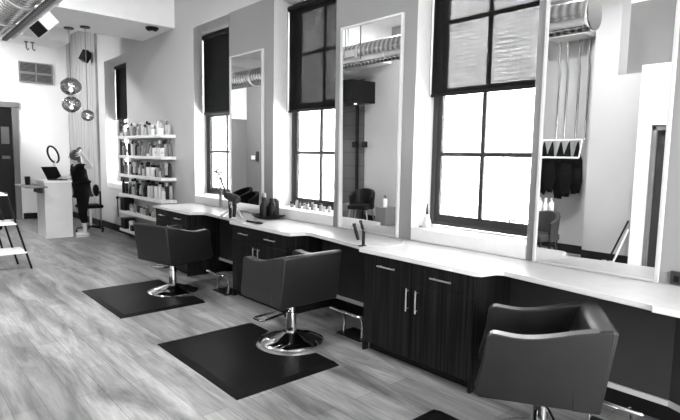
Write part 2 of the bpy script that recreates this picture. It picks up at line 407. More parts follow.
make_shade(WINS[3][0], WINS[3][1] - SPLAY[3] * .25, 2.22, 'shade3', 'see-through roller blind between second and third mirror with bricks showing')

# outside
b = tag(MB().box(9.0, 9.6, -9, 40, -1, 9).build('building', 'brick'), 'sunlit pale brick building across the alley outside windows', 'building')
struct('alley_ground', MB().box(XO + .001, 9.0, -9, 40, -1.2, -1.0), 'asphalt', 'bright paving of the alley outside')

# ------------------------------------------------------------------ mirrors
def make_mirror(y0, y1, label, tilt, z0=.886, z1=2.965):
    t = thing('wall_mirror', label, 'mirror', (3.673, (y0 + y1) / 2, z0), 'tall mirrors between the windows')
    xf, xb = 3.640, 3.673
    fw = .022
    MB().box(xf, xb, y0, y0 + fw, z0, z1).box(xf, xb, y1 - fw, y1, z0, z1).box(xf, xb, y0 + fw, y1 - fw, z1 - fw, z1).box(xf, xb, y0 + fw, y1 - fw, z0, z0 + .012).build('frame', 'alu', t, bevel=.003)
    MB().box(xf + .028, xb, y0 + fw, y1 - fw, z0 + .012, z1 - fw).build('backing', 'midgrey', t)
    g = MB().box(xf + .012, xf + .016, y0 + fw, y1 - fw, z0 + .012, z1 - fw)
    for vv in g.bm.verts: vv.co.x += .0 - math.tan(R(tilt)) * (vv.co.z - z0) + (.016 if tilt else 0)
    g.build('mirror_glass', 'mirror', t)
make_mirror(5.585, 6.40, 'tall mirror farthest from camera, beside the black blind', 0)
make_mirror(3.27, 4.125, 'tall middle mirror reflecting a dark armchair', .5)
make_mirror(1.055, 1.90, 'large nearest mirror reflecting hanging black capes', 0)

# ------------------------------------------------------------------ counter and cabinets
outl = [(3.665, 7.52), (3.0, 7.52), (3.0, 6.42)] + [(3.02, 6.36), (3.15, 6.29), (3.18, 6.25), (3.12, 5.31), (3.0, 5.29), (3.0, 4.19), (3.02, 4.13), (3.18, 4.08), (3.20, 4.03), (3.075, 3.125), (3.0, 3.115), (3.0, 1.975), (3.02, 1.935), (3.16, 1.90), (3.185, 1.86), (3.075, .905), (3.05, .90), (3.05, -.9), (3.665, -.9)]
wt = MB().prism(outl, .846, .882).build('worktop', 'quartz', bevel=.004)
tag(wt, 'long white stepped worktop running below the mirrors', 'worktop')

def make_cabinet(y0, y1, label):
    t = thing('cabinet', label, 'cabinet', (3.36, (y0 + y1) / 2, 0), 'black cabinets under the worktop')
    xf = 3.025
    MB().box(xf + .022, 3.66, y0, y1, .075, .845).build('carcass', 'cab', t)
    MB().box(xf + .07, 3.64, y0 + .02, y1 - .02, 0, .075).build('toe_kick', 'base', t)
    ym = (y0 + y1) / 2
    for q in (y0, y1 - .022): MB().box(xf - .002, xf + .05, q, q + .022, 0, .075).build('foot', 'cab', t)
    for a, b, s in ((y0 + .003, ym - .0015, 1), (ym + .0015, y1 - .003, -1)):
        dr = MB().box(xf, xf + .021, a, b, .688, .842).build('drawer', 'cab', t, bevel=.002)
        yc = (a + b) / 2
        MB().cyl((xf - .028, yc - .095, .762), (xf - .028, yc + .095, .762), .0065, n=10).cyl((xf - .028, yc - .07, .762), (xf + .002, yc - .07, .762), .005, n=8).cyl((xf - .028, yc + .07, .762), (xf + .002, yc + .07, .762), .005, n=8).build('handle', 'steel', dr)
        do = MB().box(xf, xf + .021, a, b, .08, .685).build('door', 'cab', t, bevel=.002)
        yh = (b - .045) if s > 0 else (a + .045)
        MB().cyl((xf - .028, yh, .46), (xf - .028, yh, .64), .0065, n=10).cyl((xf - .028, yh, .48), (xf + .002, yh, .48), .005, n=8).cyl((xf - .028, yh, .62), (xf + .002, yh, .62), .005, n=8).build('handle', 'steel', do)
    return t
make_cabinet(1.985, 3.075, 'nearest black wood cabinet below the bright window')
make_cabinet(4.20, 5.265, 'middle black cabinet behind the middle styling chair')
make_cabinet(6.44, 7.49, 'farthest black cabinet next to the product shelves')
# dark panels that close the knee spaces below the worktop
mp = MB()
for a, b in ((.90, 1.985), (3.075, 4.20), (5.265, 6.44)): mp.box(3.50, 3.56, a, b, .20, .845)
mp.prism([(3.50, .90), (3.56, .90), (3.40, .55), (3.34, .55)], .20, .845)
struct('trim_1', mp, 'darkgrey', 'dark grey modesty panels in the knee spaces')
lp = MB()
for a, b in ((.90, 1.985), (3.075, 4.20), (5.265, 6.44)): lp.box(3.485, 3.57, a, b, .178, .212)
lp.prism([(3.485, .90), (3.57, .90), (3.41, .55), (3.325, .55)], .178, .212)
struct('trim_2', lp, 'alu', 'pale ledge strips under the modesty panels')

# ------------------------------------------------------------------ floor mats
def make_mat(yc, label):
    x0, x1, y0, y1 = 1.715, 2.635, yc - .665, yc + .665
    bx, by = 2.62, yc - .05
    r = .318
    poly = [(x1, y0), (x1, by - r)] + [(p[0], p[1]) for p in arc(x1, by, r, 270, 90, 20)][1:-1] + [(x1, by + r), (x1, y1), (x0, y1), (x0, y0)]
    def rnd(q): return q
    o = thing('floor_mat', label, 'mat', (x0, y0, 0), 'anti-fatigue mats under the styling chairs')
    e = .055
    inner = [(x1 - .002, y0 + e), (x1 - .002, by - r - .002)] + arc(x1, by, r + .003, 270, 90, 20)[1:-1] + [(x1 - .002, by + r + .002), (x1 - .002, y1 - e), (x0 + e, y1 - e), (x0 + e, y0 + e)]
    b = MB()
    n = len(poly)
    A = [b.bm.verts.new((x, y, .001)) for x, y in poly]; B = [b.bm.verts.new((x, y, .006)) for x, y in poly]; C = [b.bm.verts.new((x, y, .019)) for x, y in inner]
    b._f(A[::-1])
    for i in range(n):
        j = (i + 1) % n
        b._f([A[i], A[j], B[j], B[i]]); b._f([B[i], B[j], C[j], C[i]])
    b.build('bevelled_border', 'rubber', o)
    MB().prism(inner, .0185, .0195).build('mat_top', 'rubber', o)
    return o
make_mat(3.60, 'black floor mat under the middle styling chair')
make_mat(5.845, 'black floor mat under the farthest styling chair')
make_mat(1.335, 'black floor mat just showing at bottom edge, nearest chair')

# ------------------------------------------------------------------ salon chairs
def make_chair():
    t = thing('styling_chair', '', 'chair', (0, 0, 0), 'styling chairs at the worktop')
    hw, th = .303, .08
    top = []
    yf, yb = .262, -.30
    prof = [(yb, .40), (yf + .02, .40), (yf + .045, .415), (yf + .045, .44), (yf + .012, .60), (yf + .002, .69)]
    prof += arc(yf - .046, .710, .048, 0, 90, 6)
    for i in range(1, 13):
        u = i / 12
        y = (yf - .05) + (-.345 - (yf - .05)) * u
        prof.append((y, .758 - .014 * math.sin(PI * min(u / .7, 1)) + .078 * max(0, (u - .2) / .8) ** 1.2))
    prof.append((-.353, .822))
    for s in (-1, 1):
        b = MB().prism(prof, s * hw, s * (hw - th), lambda u, v, w: (w, u, v))
        for vv in b.bm.verts:
            k = (vv.co.z - .40) / .44
            vv.co.x *= 1 + .02 * k
        b.build('arm', 'leather', t, bevel=.014, seg=3)
    # back: leaning outward
    bk = [(-.308, .398), (-.364, .818), (-.362, .832), (-.345, .841), (-.285, .830), (-.255, .808), (-.17, .53), (-.17, .398)]
    MB().prism(bk, -hw * 1.02 + .004, hw * 1.02 - .004, lambda u, v, w: (w, u, v)).build('backrest', 'leather', t, bevel=.012, seg=3)
    sd = MB().box(-hw + th + .003, hw - th - .003, -.20, yf - .02, .43, .545).build('seat_cushion', 'leather', t, bevel=.03, seg=3)
    MB().box(-.24, .24, -.24, .24, .375, .40).box(-.11, .11, -.13, .13, .335, .378).build('under_frame', 'black', t, bevel=.008)
    MB().lathe([(.06, .06), (.05, .10), (.046, .105), (.046, .27), (.036, .272), (.036, .34)], (0, -.05, 0), 24).build('column', 'chrome', t)
    MB().lathe([(.285, .002), (.29, .008), (.29, .020), (.28, .030), (.20, .052), (.12, .074), (.075, .092), (.055, .098), (.02, .098)], (0, -.05, 0), 48).build('base', 'chrome', t)
    lv = MB()
    lv.tube([(-.03, -.06, .30), (-.10, -.09, .285), (-.34, -.13, .275), (-.37, -.11, .275), (-.37, -.02, .275), (-.34, -.0, .275), (-.12, -.02, .285)], .0095, 8)
    lv.build('pump_lever', 'chrome', t)
    return t
def place(ch, x, y, deg, label):
    ch.location = (x, y, 0); ch.rotation_euler = (0, 0, R(deg)); ch['label'] = label
c0 = make_chair()
place(c0, 2.668, 3.665, 0, 'middle charcoal leather styling chair on chrome disc base')
c1 = copy_tree(c0); place(c1, 2.60, 5.85, -77, 'farthest charcoal leather styling chair turned towards worktop')
c2 = copy_tree(c0); place(c2, 2.735, 1.385, 31, 'nearest charcoal leather styling chair cut off at bottom right')

for ch in c2.children:                   # its seat is pumped lower than the others
    if not ch.name.startswith(('base', 'column')): ch.location.z = -.02
# footrests below the worktop
def make_footrest(x, yc, label):
    t = thing('footrest', label, 'footrest', (x + .1, yc, 0), 'chrome footrests in the knee spaces')
    MB().tube([(x + .02, yc - .20, .245), (x, yc - .17, .25), (x, yc + .17, .25), (x + .02, yc + .20, .245)], .014, 10).build('foot_bar', 'chrome', t)
    for s in (-1, 1):
        MB().tube([(x, yc + s * .12, .25), (x + .07, yc + s * .12, .235), (x + .115, yc + s * .12, .18), (x + .125, yc + s * .12, .10), (x + .115, yc + s * .12, .012)], .011, 8).build('leg', 'chrome', t)
    MB().box(x + .06, x + .28, yc - .16, yc + .16, 0, .012).build('foot_plate', 'black', t, bevel=.003)
make_footrest(2.89, 5.46, 'chrome footrest beside the farthest styling chair')
make_footrest(3.06, 3.36, 'chrome footrest in shadow behind the middle styling chair')
make_footrest(3.08, 1.12, 'chrome footrest behind the nearest styling chair')

# ------------------------------------------------------------------ bottles: prototypes in local coordinates, single meshes
def bottle_mesh(kind, r, h, mb, mc):
    b = MB(); s = 1
    if kind == 'pump bottle':
        b.lathe([(r * .9, 0), (r, .01), (r, h * .66), (r * .5, h * .74), (r * .4, h * .76)], n=14); b.mi = 1
        b.lathe([(r * .45, h * .76), (r * .45, h * .84), (r * .12, h * .85), (r * .12, h * .95)], n=10).box(-r * .2, r * .9, -r * .18, r * .18, h * .93, h)
    elif kind == 'capped bottle':
        b.lathe([(r * .9, 0), (r, .008), (r, h * .74), (r * .75, h * .8)], n=14); b.mi = 1
        b.lathe([(r * .72, h * .8), (r * .7, h * .985), (r * .6, h)], n=14)
    elif kind == 'tall can':
        b.lathe([(r * .95, 0), (r, .006), (r, h * .78), (r * .7, h * .84)], n=14); b.mi = 1
        b.lathe([(r * .75, h * .8), (r * .75, h * .97), (r * .55, h)], n=14)
    elif kind == 'jar':
        b.lathe([(r * .95, 0), (r, .006), (r, h * .62)], n=16); b.mi = 1
        b.lathe([(r * 1.03, h * .62), (r * 1.03, h * .96), (r * .95, h)], n=16)
    elif kind == 'tube':
        b.mi = 1; b.lathe([(r * .75, 0), (r * .75, h * .16)], n=12); b.mi = 0
        b.lathe([(r * .95, h * .16), (r, h * .3), (r * .9, h * .7)], n=12).box(-r * .95, r * .95, -r * .12, r * .12, h * .68, h)
    elif kind == 'carton':
        b.box(-r, r, -r * .7, r * .7, 0, h); b.mi = 1; b.box(-r * .8, r * .8, -r * .72, r * .72, h * .3, h * .55)
    elif kind == 'spray bottle':
        b.lathe([(r * .9, 0), (r, .01), (r, h * .5), (r * .45, h * .72)], n=14); b.mi = 1
        b.lathe([(r * .42, h * .72), (r * .42, h * .84)], n=10).box(-r * .5, r * .95, -r * .25, r * .25, h * .83, h)
    return b
TONE = {2: 'black', 4: 'black', 8: 'dark', 16: 'dark grey', 30: 'grey', 45: 'light grey', 62: 'pale', 80: 'white'}
NUM = ['first', 'second', 'third', 'fourth', 'fifth', 'sixth', 'seventh', 'eighth', 'ninth', 'tenth', 'eleventh', 'twelfth', 'thirteenth', 'fourteenth', 'fifteenth', 'sixteenth', 'seventeenth', 'eighteenth', 'nineteenth', 'twentieth', 'twenty-first', 'twenty-second', 'twenty-third', 'twenty-fourth', 'twenty-fifth', 'twenty-sixth']
CACHE = {}
NAMES = {'pump bottle': 'pump_bottle', 'capped bottle': 'bottle', 'tall can': 'spray_can', 'jar': 'jar', 'tube': 'tube', 'carton': 'carton', 'spray bottle': 'spray_bottle'}
def put_bottle(kind, r, h, tb, tcap, loc, label, group, rz=0, cat=None):
    key = (kind, r, h, tb, tcap)
    if key not in CACHE:
        o = bottle_mesh(kind, r, h, tb, tcap).build(NAMES[kind], ['b%d' % tb, 'b%d' % tcap]); CACHE[key] = o
    else:
        o = CACHE[key].copy(); COL.objects.link(o)
    o.location = loc; o.rotation_euler = (0, 0, rz)
    tag(o, label, cat or ('bottle' if 'bottle' in kind else kind.replace('tall ', '')), group)
    return o

# ------------------------------------------------------------------ product shelves
SHZ = [1.95, 1.595, 1.245, .875, .55, .20]
SN = ['top', 'second', 'third', 'fourth', 'fifth', 'lowest']
XS = 3.42
for i, z in enumerate(SHZ):
    y0 = 8.22 if i < 4 else 8.15
    o = tag(MB().box(XS, XW - .001, y0, 10.24, z - .05, z).build('wall_shelf', 'white', bevel=.003), 'white floating wall shelf of products, %s from the top' % ('uppermost' if i == 0 else SN[i]) if 0 < i < 5 else ('topmost white floating wall shelf crowded with products' if i == 0 else 'lowest white floating wall shelf near the floor'), 'shelf', 'floating product shelves')
styles = [
    dict(kinds=['pump bottle', 'capped bottle', 'spray bottle', 'capped bottle', 'jar'], tb=[62, 45, 62, 80, 30, 16], tc=[62, 8, 80, 30], h=(.16, .23), r=(.029, .038)),
    dict(kinds=['capped bottle', 'pump bottle', 'tube', 'tall can', 'carton'], tb=[16, 8, 45, 62, 30, 4, 16], tc=[4, 80, 8, 2], h=(.17, .25), r=(.028, .038)),
    dict(kinds=['capped bottle', 'tube', 'pump bottle', 'tall can'], tb=[16, 45, 62, 8, 30, 4], tc=[2, 4, 16, 2], h=(.15, .23), r=(.028, .038)),
    dict(kinds=['capped bottle', 'tall can', 'pump bottle', 'carton', 'tube'], tb=[8, 16, 4, 45, 80, 30, 2], tc=[2, 4, 8, 62], h=(.16, .26), r=(.028, .038)),
    dict(kinds=['capped bottle', 'jar', 'tall can', 'tube'], tb=[45, 16, 62, 30, 8], tc=[30, 4, 62], h=(.10, .20), r=(.028, .036)),
]
PL = ['products on the top wall shelf', 'products on the second wall shelf', 'products on the third wall shelf', 'products on the fourth wall shelf', 'products on the fifth wall shelf', 'products on the lowest wall shelf']
for i, st in enumerate(styles):
    y = 8.26; n = 0; last = 10.15
    while y < last:
        kind = rng.choice(st['kinds']); r = rng.choice([st['r'][0], sum(st['r']) / 2, st['r'][1]]); h = round(st['h'][0] + (st['h'][1] - st['h'][0]) * rng.choice([0, .33, .66, 1]), 3)
        tb, tcap = rng.choice(st['tb']), rng.choice(st['tc'])
        if kind == 'jar': h = .09
        if i == 0 and n < 4: kind, r, h, tb, tcap = 'jar', .038, .10, 80, 80
        if i == 1 and n < 4: kind, r, h, tb, tcap = 'carton', .035, .14, 80, 62
        if i == 2 and 4 <= n < 7: kind, r, h, tb, tcap = 'capped bottle', .038, .20, 80, 2
        if i == 3 and n < 8: kind, r, h, tb, tcap = 'tall can', .031, [.18, .25, .25, .26, .26, .26, .25, .25][n], [80, 30, 80, 62, 80, 45, 62, 80][n], [45, 2, 62, 2, 45, 2, 4, 2][n]
        if i == 4 and y > 9.86: break
        if y > 9.95 and i in (2, 3): tb, tcap = rng.choice([2, 4]), 2
        y += r + .010
        put_bottle(kind, r, h, tb, tcap, (XS + .05 + rng.uniform(0, .05), y, SHZ[i]), '%s %s, %s from the near end of the %s wall shelf' % (TONE[tb], kind, NUM[n], SN[i]), PL[i], 0 if kind == 'carton' else rng.uniform(0, 6))
        y += r + rng.choice([.012, .018, .03]) + (.05 if i == 4 else 0)
        n += 1
        if n >= len(NUM): break
    if i < 4:        # a back row, taller
        y = 8.32; n = 0
        while y < 10.16 and n < 16:
            kind = rng.choice(st['kinds'][:2]); r = .03; h = round(st['h'][1] + rng.choice([0, .015, .03]), 3)
            tb, tcap = rng.choice(st['tb']), rng.choice(st['tc'])
            if kind == 'jar': kind = 'capped bottle'
            put_bottle(kind, r, h, tb, tcap, (XS + .18 + rng.uniform(0, .03), y, SHZ[i]), '%s %s, %s along the back row of the %s wall shelf' % (TONE[tb], kind, NUM[n], SN[i]), PL[i], 0)
            y += rng.choice([.09, .105, .13]); n += 1
# dark boxes on the two lowest shelves
def carton(x0, x1, y0, y1, z0, z1, m, name, label, cat, group):
    t = thing(name, label, cat, ((x0 + x1) / 2, (y0 + y1) / 2, z0), group)
    MB().box(x0, x1, y0, y1, z0, z1).build('body', m, t, bevel=.006)
    MB().box(x0 - .003, x1 + .003, y0 - .003, y1 + .003, z1 - .02, z1 + .004).build('lid', m, t, bevel=.003)
    return t
carton(3.43, 3.62, 9.98, 10.20, SHZ[5], SHZ[5] + .20, 'b2', 'storage_box', 'black box at the far end of the lowest wall shelf', 'box', PL[5])
carton(3.43, 3.62, 9.98, 10.20, SHZ[4], SHZ[4] + .24, 'b2', 'storage_box', 'black box at the far end of the fifth wall shelf', 'box', PL[4])
for k, (y, kd, r, h, tb, tcap) in enumerate([(9.86, 'jar', .05, .16, 80, 80), (9.68, 'carton', .08, .10, 2, 4), (9.46, 'carton', .08, .14, 4, 2), (9.28, 'tube', .04, .17, 80, 62), (9.15, 'capped bottle', .035, .18, 62, 80), (8.95, 'carton', .07, .12, 8, 2), (8.75, 'jar', .045, .12, 45, 4)]):
    put_bottle(kd, r, h, tb, tcap, (3.52, y, SHZ[5]), '%s %s, %s from the far end beside the box on the lowest shelf' % (TONE[tb], kd, NUM[k]), PL[5])

# ------------------------------------------------------------------ things on the window sill (middle window)
kinds = ['jar', 'capped bottle', 'capped bottle', 'jar', 'capped bottle', 'capped bottle', 'jar', 'capped bottle', 'jar', 'capped bottle']
y = 5.24
for k in range(10):
    tb = [30, 45, 16, 45, 30, 16, 62, 30, 62, 45][k]; h = [.075, .095, .085, .07, .085, .09, .07, .09, .06, .07][k]
    put_bottle(kinds[k], .022, h, tb, [4, 30, 4, 16, 4, 30, 45, 8, 45, 30][k], (3.86 + .02 * (k % 2), y, ZS), '%s small %s on the middle window sill, %s from the left' % (TONE[tb], kinds[k], NUM[k]), 'small bottles on the middle window sill')
    y -= .078

# cone-shaped applicator on the bright window's sill
t = thing('applicator_bottle', 'white cone-shaped bottle with dark nozzle on the bright window sill', 'bottle', (3.80, 3.04, ZS))
MB().lathe([(.045, 0), (.048, .012), (.04, .05), (.026, .10), (.016, .125)], (3.80, 3.04, ZS), 20).build('body', 'b45', t)
MB().lathe([(.014, .125), (.011, .15), (.006, .215), (.004, .225)], (3.80, 3.04, ZS), 12).build('nozzle', 'b2', t)
t = tag(MB().tube([(3.74, 3.085, ZS + .009), (3.76, 3.06, ZS + .009), (3.79, 3.085, ZS + .009), (3.81, 3.07, ZS + .009)], .008, 8).build('hair_clip', 'b16'), 'small dark hair clip beside the cone-shaped bottle', 'clip')

# ------------------------------------------------------------------ counter things
ZT = .882
# tool holder: dryer, iron and a standing flower in a slim vase
fx, fy = 3.62, 6.62
t = thing('bud_vase', 'slim clear glass vase with dried flowers by the black blind', 'vase', (fx, fy, ZT))
MB().lathe([(.028, 0), (.03, .006), (.026, .1), (.024, .30), (.026, .305), (.022, .305), (.021, .02)], (fx, fy, ZT), 16).build('vessel', 'clear', t)
st = MB(); fl = MB(); rr = random.Random(3)
for k in range(9):
    a = rr.uniform(0, 6.28); rad = rr.uniform(.02, .12); hh = rr.uniform(.42, .56)
    st.tube([(fx, fy, ZT + .02), (fx + .3 * rad * math.cos(a), fy + .3 * rad * math.sin(a), ZT + .3), (fx + rad * math.cos(a), fy + rad * math.sin(a), ZT + hh)], .0025, 5)
    fl = MB()
    for q in range(5):
        aa = rr.uniform(0, 6.28)
        fl.sphere((fx + rad * math.cos(a) + .02 * math.cos(aa), fy + rad * math.sin(a) + .02 * math.sin(aa), ZT + hh + rr.uniform(-.03, .02)), rr.uniform(.010, .018), 6)
    fl.build('flower', 'leaf', t)
st.build('stem', 'leaf', t)
# styling tool stand
tx, ty = 3.12, 5.42
t = thing('tool_stand', 'chrome stand holding hair dryer and iron at worktop edge', 'stand', (tx, ty, ZT))
MB().tube([(tx - .10, ty + .13, ZT + .0165), (tx - .03, ty + .06, ZT + .09), (tx, ty, ZT + .17), (tx + .03, ty - .07, ZT + .09), (tx + .05, ty - .13, ZT + .0165)], .016, 8).tube([(tx + .16, ty + .05, ZT + .0165), (tx + .07, ty + .01, ZT + .10), (tx, ty, ZT + .17)], .016, 8).build('tripod', 'steel', t)
MB().lathe([(.035, .16), (.042, .17), (.042, .21), (.03, .22)], (tx, ty, ZT), 16).lathe([(.03, .22), (.03, .26)], (tx + .01, ty, ZT), 14).build('holder_ring', 'chrome', t)
t = thing('hair_dryer', 'black hair dryer standing in the chrome tool stand', 'hair dryer', (tx, ty, ZT + .12))
MB().cyl((tx - .02, ty + .11, ZT + .28), (tx + .01, ty - .06, ZT + .24), .042, .055, 18).cyl((tx + .01, ty - .06, ZT + .24), (tx + .014, ty - .10, ZT + .23), .055, .040, 18).build('barrel', 'b8', t)
MB().tube([(tx, ty - .03, ZT + .24), (tx + .0, ty - .05, ZT + .14), (tx - .01, ty - .045, ZT + .03)], [.028, .025, .021], 10).build('grip', 'black', t)
t = thing('curling_iron', 'long dark curling iron leaning out of the tool stand', 'curling iron', (tx, ty + .05, ZT + .1))
MB().tube([(tx - .01, ty + .05, ZT + .21), (tx - .0, ty + .20, ZT + .36), (tx + .01, ty + .32, ZT + .48)], [.014, .012, .011], 10).build('barrel', 'b8', t)
MB().tube([(tx - .01, ty + .055, ZT + .21), (tx - .02, ty + .02, ZT + .10), (tx - .02, ty + .02, ZT + .01)], [.017, .019, .016], 10).build('grip', 'black', t)
# wide dark bowl with bottles
bx, by = 3.50, 5.22
t = thing('tray_bowl', 'round black tray bowl below the farthest mirror', 'bowl', (bx, by, ZT))
MB().lathe([(.10, .001), (.13, .006), (.20, .038), (.205, .045), (.195, .045), (.12, .014), (.01, .013)], (bx, by, ZT), 36).build('dish', 'black', t)
for k, (dx, dy, kd, r, h, tb, tcap) in enumerate([(-.05, .05, 'spray bottle', .042, .26, 2, 16), (.03, .06, 'capped bottle', .034, .17, 8, 30), (.085, -.02, 'pump bottle', .042, .30, 4, 62), (-.005, -.07, 'capped bottle', .042, .24, 2, 4), (-.085, -.025, 'tall can', .032, .30, 4, 16)]):
    put_bottle(kd, r, h, tb, tcap, (bx + dx, by + dy, ZT + .015), '%s %s standing in the round tray bowl, %s' % (TONE[tb], kd, ['front left', 'back left', 'right with pale head', 'front centre', 'tallest at front'][k]), 'bottles in the tray bowl')
# combs and brush by the tool stand
t = thing('hair_brush', 'dark paddle hair brush lying on the worktop near the bowl', 'brush', (3.13, 4.92, ZT))
MB().sphere((3.12, 4.86, ZT + .017), .06, 16, (.75, 1.25, .22)).build('brush_head', 'black', t)
MB().tube([(3.12, 4.93, ZT + .014), (3.11, 5.02, ZT + .012), (3.11, 5.08, ZT + .012)], [.012, .011, .013], 8).build('handle', 'black', t)
t = thing('comb', 'pale comb lying on the worktop next to the hair brush', 'comb', (3.05, 5.08, ZT))
MB().box(3.035, 3.055, 5.06, 5.24, ZT + .001, ZT + .007).build('spine', 'b45', t)
cm = MB()
for k in range(22): cm.box(3.055, 3.08, 5.065 + k * .008, 5.069 + k * .008, ZT + .0015, ZT + .0055)
cm.build('teeth', 'b45', t)
# phone holder with hanging black tools at the step of the worktop
hx, hy = 3.095, 3.16
t = thing('clip_stand', 'black upright holder clamped at the worktop step', 'stand', (hx, hy, ZT))
MB().box(hx - .011, hx + .011, hy - .010, hy + .010, ZT, ZT + .135).build('post', 'black', t, bevel=.003)
MB().box(hx - .05, hx + .02, hy - .018, hy + .018, ZT, ZT + .008).build('foot', 'black', t, bevel=.002)
MB().tube([(hx, hy - .10, ZT + .128), (hx, hy + .0, ZT + .132), (hx, hy + .20, ZT + .145)], .005, 8).build('crossbar', 'steel', t)
t = thing('hair_trimmer', 'black trimmer hanging left of the upright holder', 'trimmer', (hx, hy + .14, ZT + .05))
MB().tube([(hx - .012, hy + .105, ZT + .165), (hx - .012, hy + .085, ZT + .12), (hx - .012, hy + .06, ZT + .07), (hx - .012, hy + .05, ZT + .045)], [.012, .016, .017, .012], 10).build('body', 'black', t)
MB().box(hx - .025, hx + .001, hy + .098, hy + .118, ZT + .16, ZT + .185).build('blade_head', 'b8', t, bevel=.003)
t = thing('hair_clipper', 'second black clipper tilted on top of the upright holder', 'clipper', (hx, hy + .03, ZT + .14))
MB().tube([(hx - .0, hy + .035, ZT + .20), (hx - .0, hy + .02, ZT + .165), (hx - .0, hy + .006, ZT + .137)], [.010, .014, .011], 10).build('body', 'black', t)
MB().box(hx - .012, hx + .012, hy + .028, hy + .048, ZT + .195, ZT + .22).build('blade_head', 'b8', t, bevel=.003)
tag(MB().tube([(3.10, 3.12, ZT + .004), (3.22, 2.98, ZT + .004), (3.40, 2.99, ZT + .004), (3.55, 3.10, ZT + .004), (3.60, 3.22, ZT + .004)], .004, 6).build('power_cord', 'b62'), 'thin pale cord trailing over the worktop below the middle mirror', 'cord')
# wall outlet right of near mirror
t = thing('wall_outlet', 'small dark outlet box on wall at right edge', 'outlet', (3.75, .965, .895))
MB().box(3.652, 3.673, .92, .99, .893, .975).build('plate', 'darkgrey', t, bevel=.003)
MB().box(3.648, 3.653, .94, .97, .91, .95).build('socket', 'black', t)

# ------------------------------------------------------------------ reception
t = thing('reception_desk', 'white boxy reception desk beside the standing person', 'desk', (2.52, 11.17, 0))
MB().box(2.28, 2.75, 10.85, 11.50, 0, 1.06).build('body', 'b62', t, bevel=.004)
MB().box(2.27, 2.76, 10.84, 11.51, 1.06, 1.10).build('desk_top', 'white', t, bevel=.004)
t = thing('side_shelf', 'thin dark ledge left of the reception desk', 'shelf', (2.1, 10.9, .9))
MB().box(1.93, 2.268, 10.5, 11.6, .985, 1.01).build('board', 'midgrey', t, bevel=.004)
MB().box(2.22, 2.268, 10.95, 11.45, .86, .985).build('bracket', 'darkgrey', t)
t = thing('cup', 'black cup on the ledge left of the desk', 'cup', (2.08, 11.2, 1.01))
MB().lathe([(.035, 0), (.042, .01), (.048, .14), (.044, .14), (.038, .012), (.005, .012)], (2.08, 11.2, 1.01), 18).build('body', 'black', t)
MB().lathe([(.05, .138), (.05, .15), (.04, .158), (.005, .158)], (2.08, 11.2, 1.01), 18).build('lid', 'black', t)
t = thing('laptop', 'open black laptop on the white reception desk', 'laptop', (2.5, 11.0, 1.10))
MB().prism([(2.36, 10.96), (2.645, 11.06), (2.70, 10.92), (2.43, 10.87)], 1.10, 1.118).build('keyboard_base', 'black', t, bevel=.004)
o_, hv, lv_ = Vector((2.36, 10.96, 1.118)), Vector((.285, .10, 0)), Vector((-.095, .03, .235))
sc = MB(); nn = hv.cross(lv_).normalized() * .012
q_ = [o_, o_ + hv, o_ + hv + lv_, o_ + lv_]; A_ = [sc.bm.verts.new(p) for p in q_]; B_ = [sc.bm.verts.new(p + nn) for p in q_]
sc.skin([A_, B_])
sc.build('screen', 'mattblack', t, bevel=.003)
t = thing('ring_light', 'black ring light on a pale stand behind the laptop', 'ring light', (2.50, 11.3, 1.10))
ca = Vector((2.555, 11.3, 1.585)); ta = []
u = Vector((.70, .38, -.25)).normalized(); vv = Vector((-.12, .0, .98)).normalized()
MB().tube([ca + u * (.13 * math.cos(2 * PI * i / 40)) + vv * (.155 * math.sin(2 * PI * i / 40)) for i in range(40)], .019, 10, True).build('ring', 'black', t)
MB().lathe([(.07, 0), (.07, .012), (.014, .02), (.012, .30)], (2.575, 11.3, 1.10), 14).build('stand', 'b80', t)
MB().box(2.55, 2.60, 11.28, 11.32, 1.36, 1.48).build('phone_clamp', 'b62', t, bevel=.008)

# person ------------------------------------------------------------
def skinned(name, verts, edges, m, parent, sub=2, root=0):
    me = bpy.data.meshes.new(name + '_tmp')
    me.from_pydata([v[:3] for v in verts], edges, [])
    o = bpy.data.objects.new(name + '_tmp', me); COL.objects.link(o)
    sk = o.modifiers.new('skin', 'SKIN'); sk.use_smooth_shade = True
    for i, v in enumerate(verts):
        r = v[3]; o.data.skin_vertices[0].data[i].radius = r if isinstance(r, tuple) else (r, r)
        o.data.skin_vertices[0].data[i].use_root = (i == root)
    s = o.modifiers.new('sub', 'SUBSURF'); s.levels = sub; s.render_levels = sub
    bpy.context.view_layer.update()
    dg = bpy.context.evaluated_depsgraph_get()
    me2 = bpy.data.meshes.new_from_object(o.evaluated_get(dg)); me2.name = name
    bpy.data.objects.remove(o)
    me2.materials.clear(); me2.materials.append(M[m])
    for p in me2.polygons: p.use_smooth = True
    r = bpy.data.objects.new(name, me2); COL.objects.link(r)
    if parent is not None:
        me2.transform(Matrix.Translation(-wloc(parent))); r.parent = parent
    return r
px, py = 2.96, 10.86
V = []; E_ = []
def jt(x, y, z, r, par=None):
    V.append((px + x, py + y, z, r)); i = len(V) - 1
    if par is not None: E_.append((par, i))
    return i
pel = jt(-.02, 0, .92, (.105, .14)); wa = jt(-.04, 0, 1.06, (.085, .115), pel); ch = jt(-.075, 0, 1.24, (.10, .145), wa); up = jt(-.09, 0, 1.35, (.075, .12), ch)
nk = jt(-.115, 0, 1.43, .045, up); hd0 = jt(-.14, 0, 1.49, .060, nk); hd1 = jt(-.145, 0, 1.56, .083, hd0); hd2 = jt(-.135, 0, 1.64, .058, hd1)
# near arm raised to the head
s1 = jt(-.07, -.155, 1.36, .052, up); e1 = jt(.08, -.31, 1.36, .040, s1); w1 = jt(-.03, -.21, 1.57, .028, e1); h1 = jt(-.075, -.16, 1.63, .03, w1)
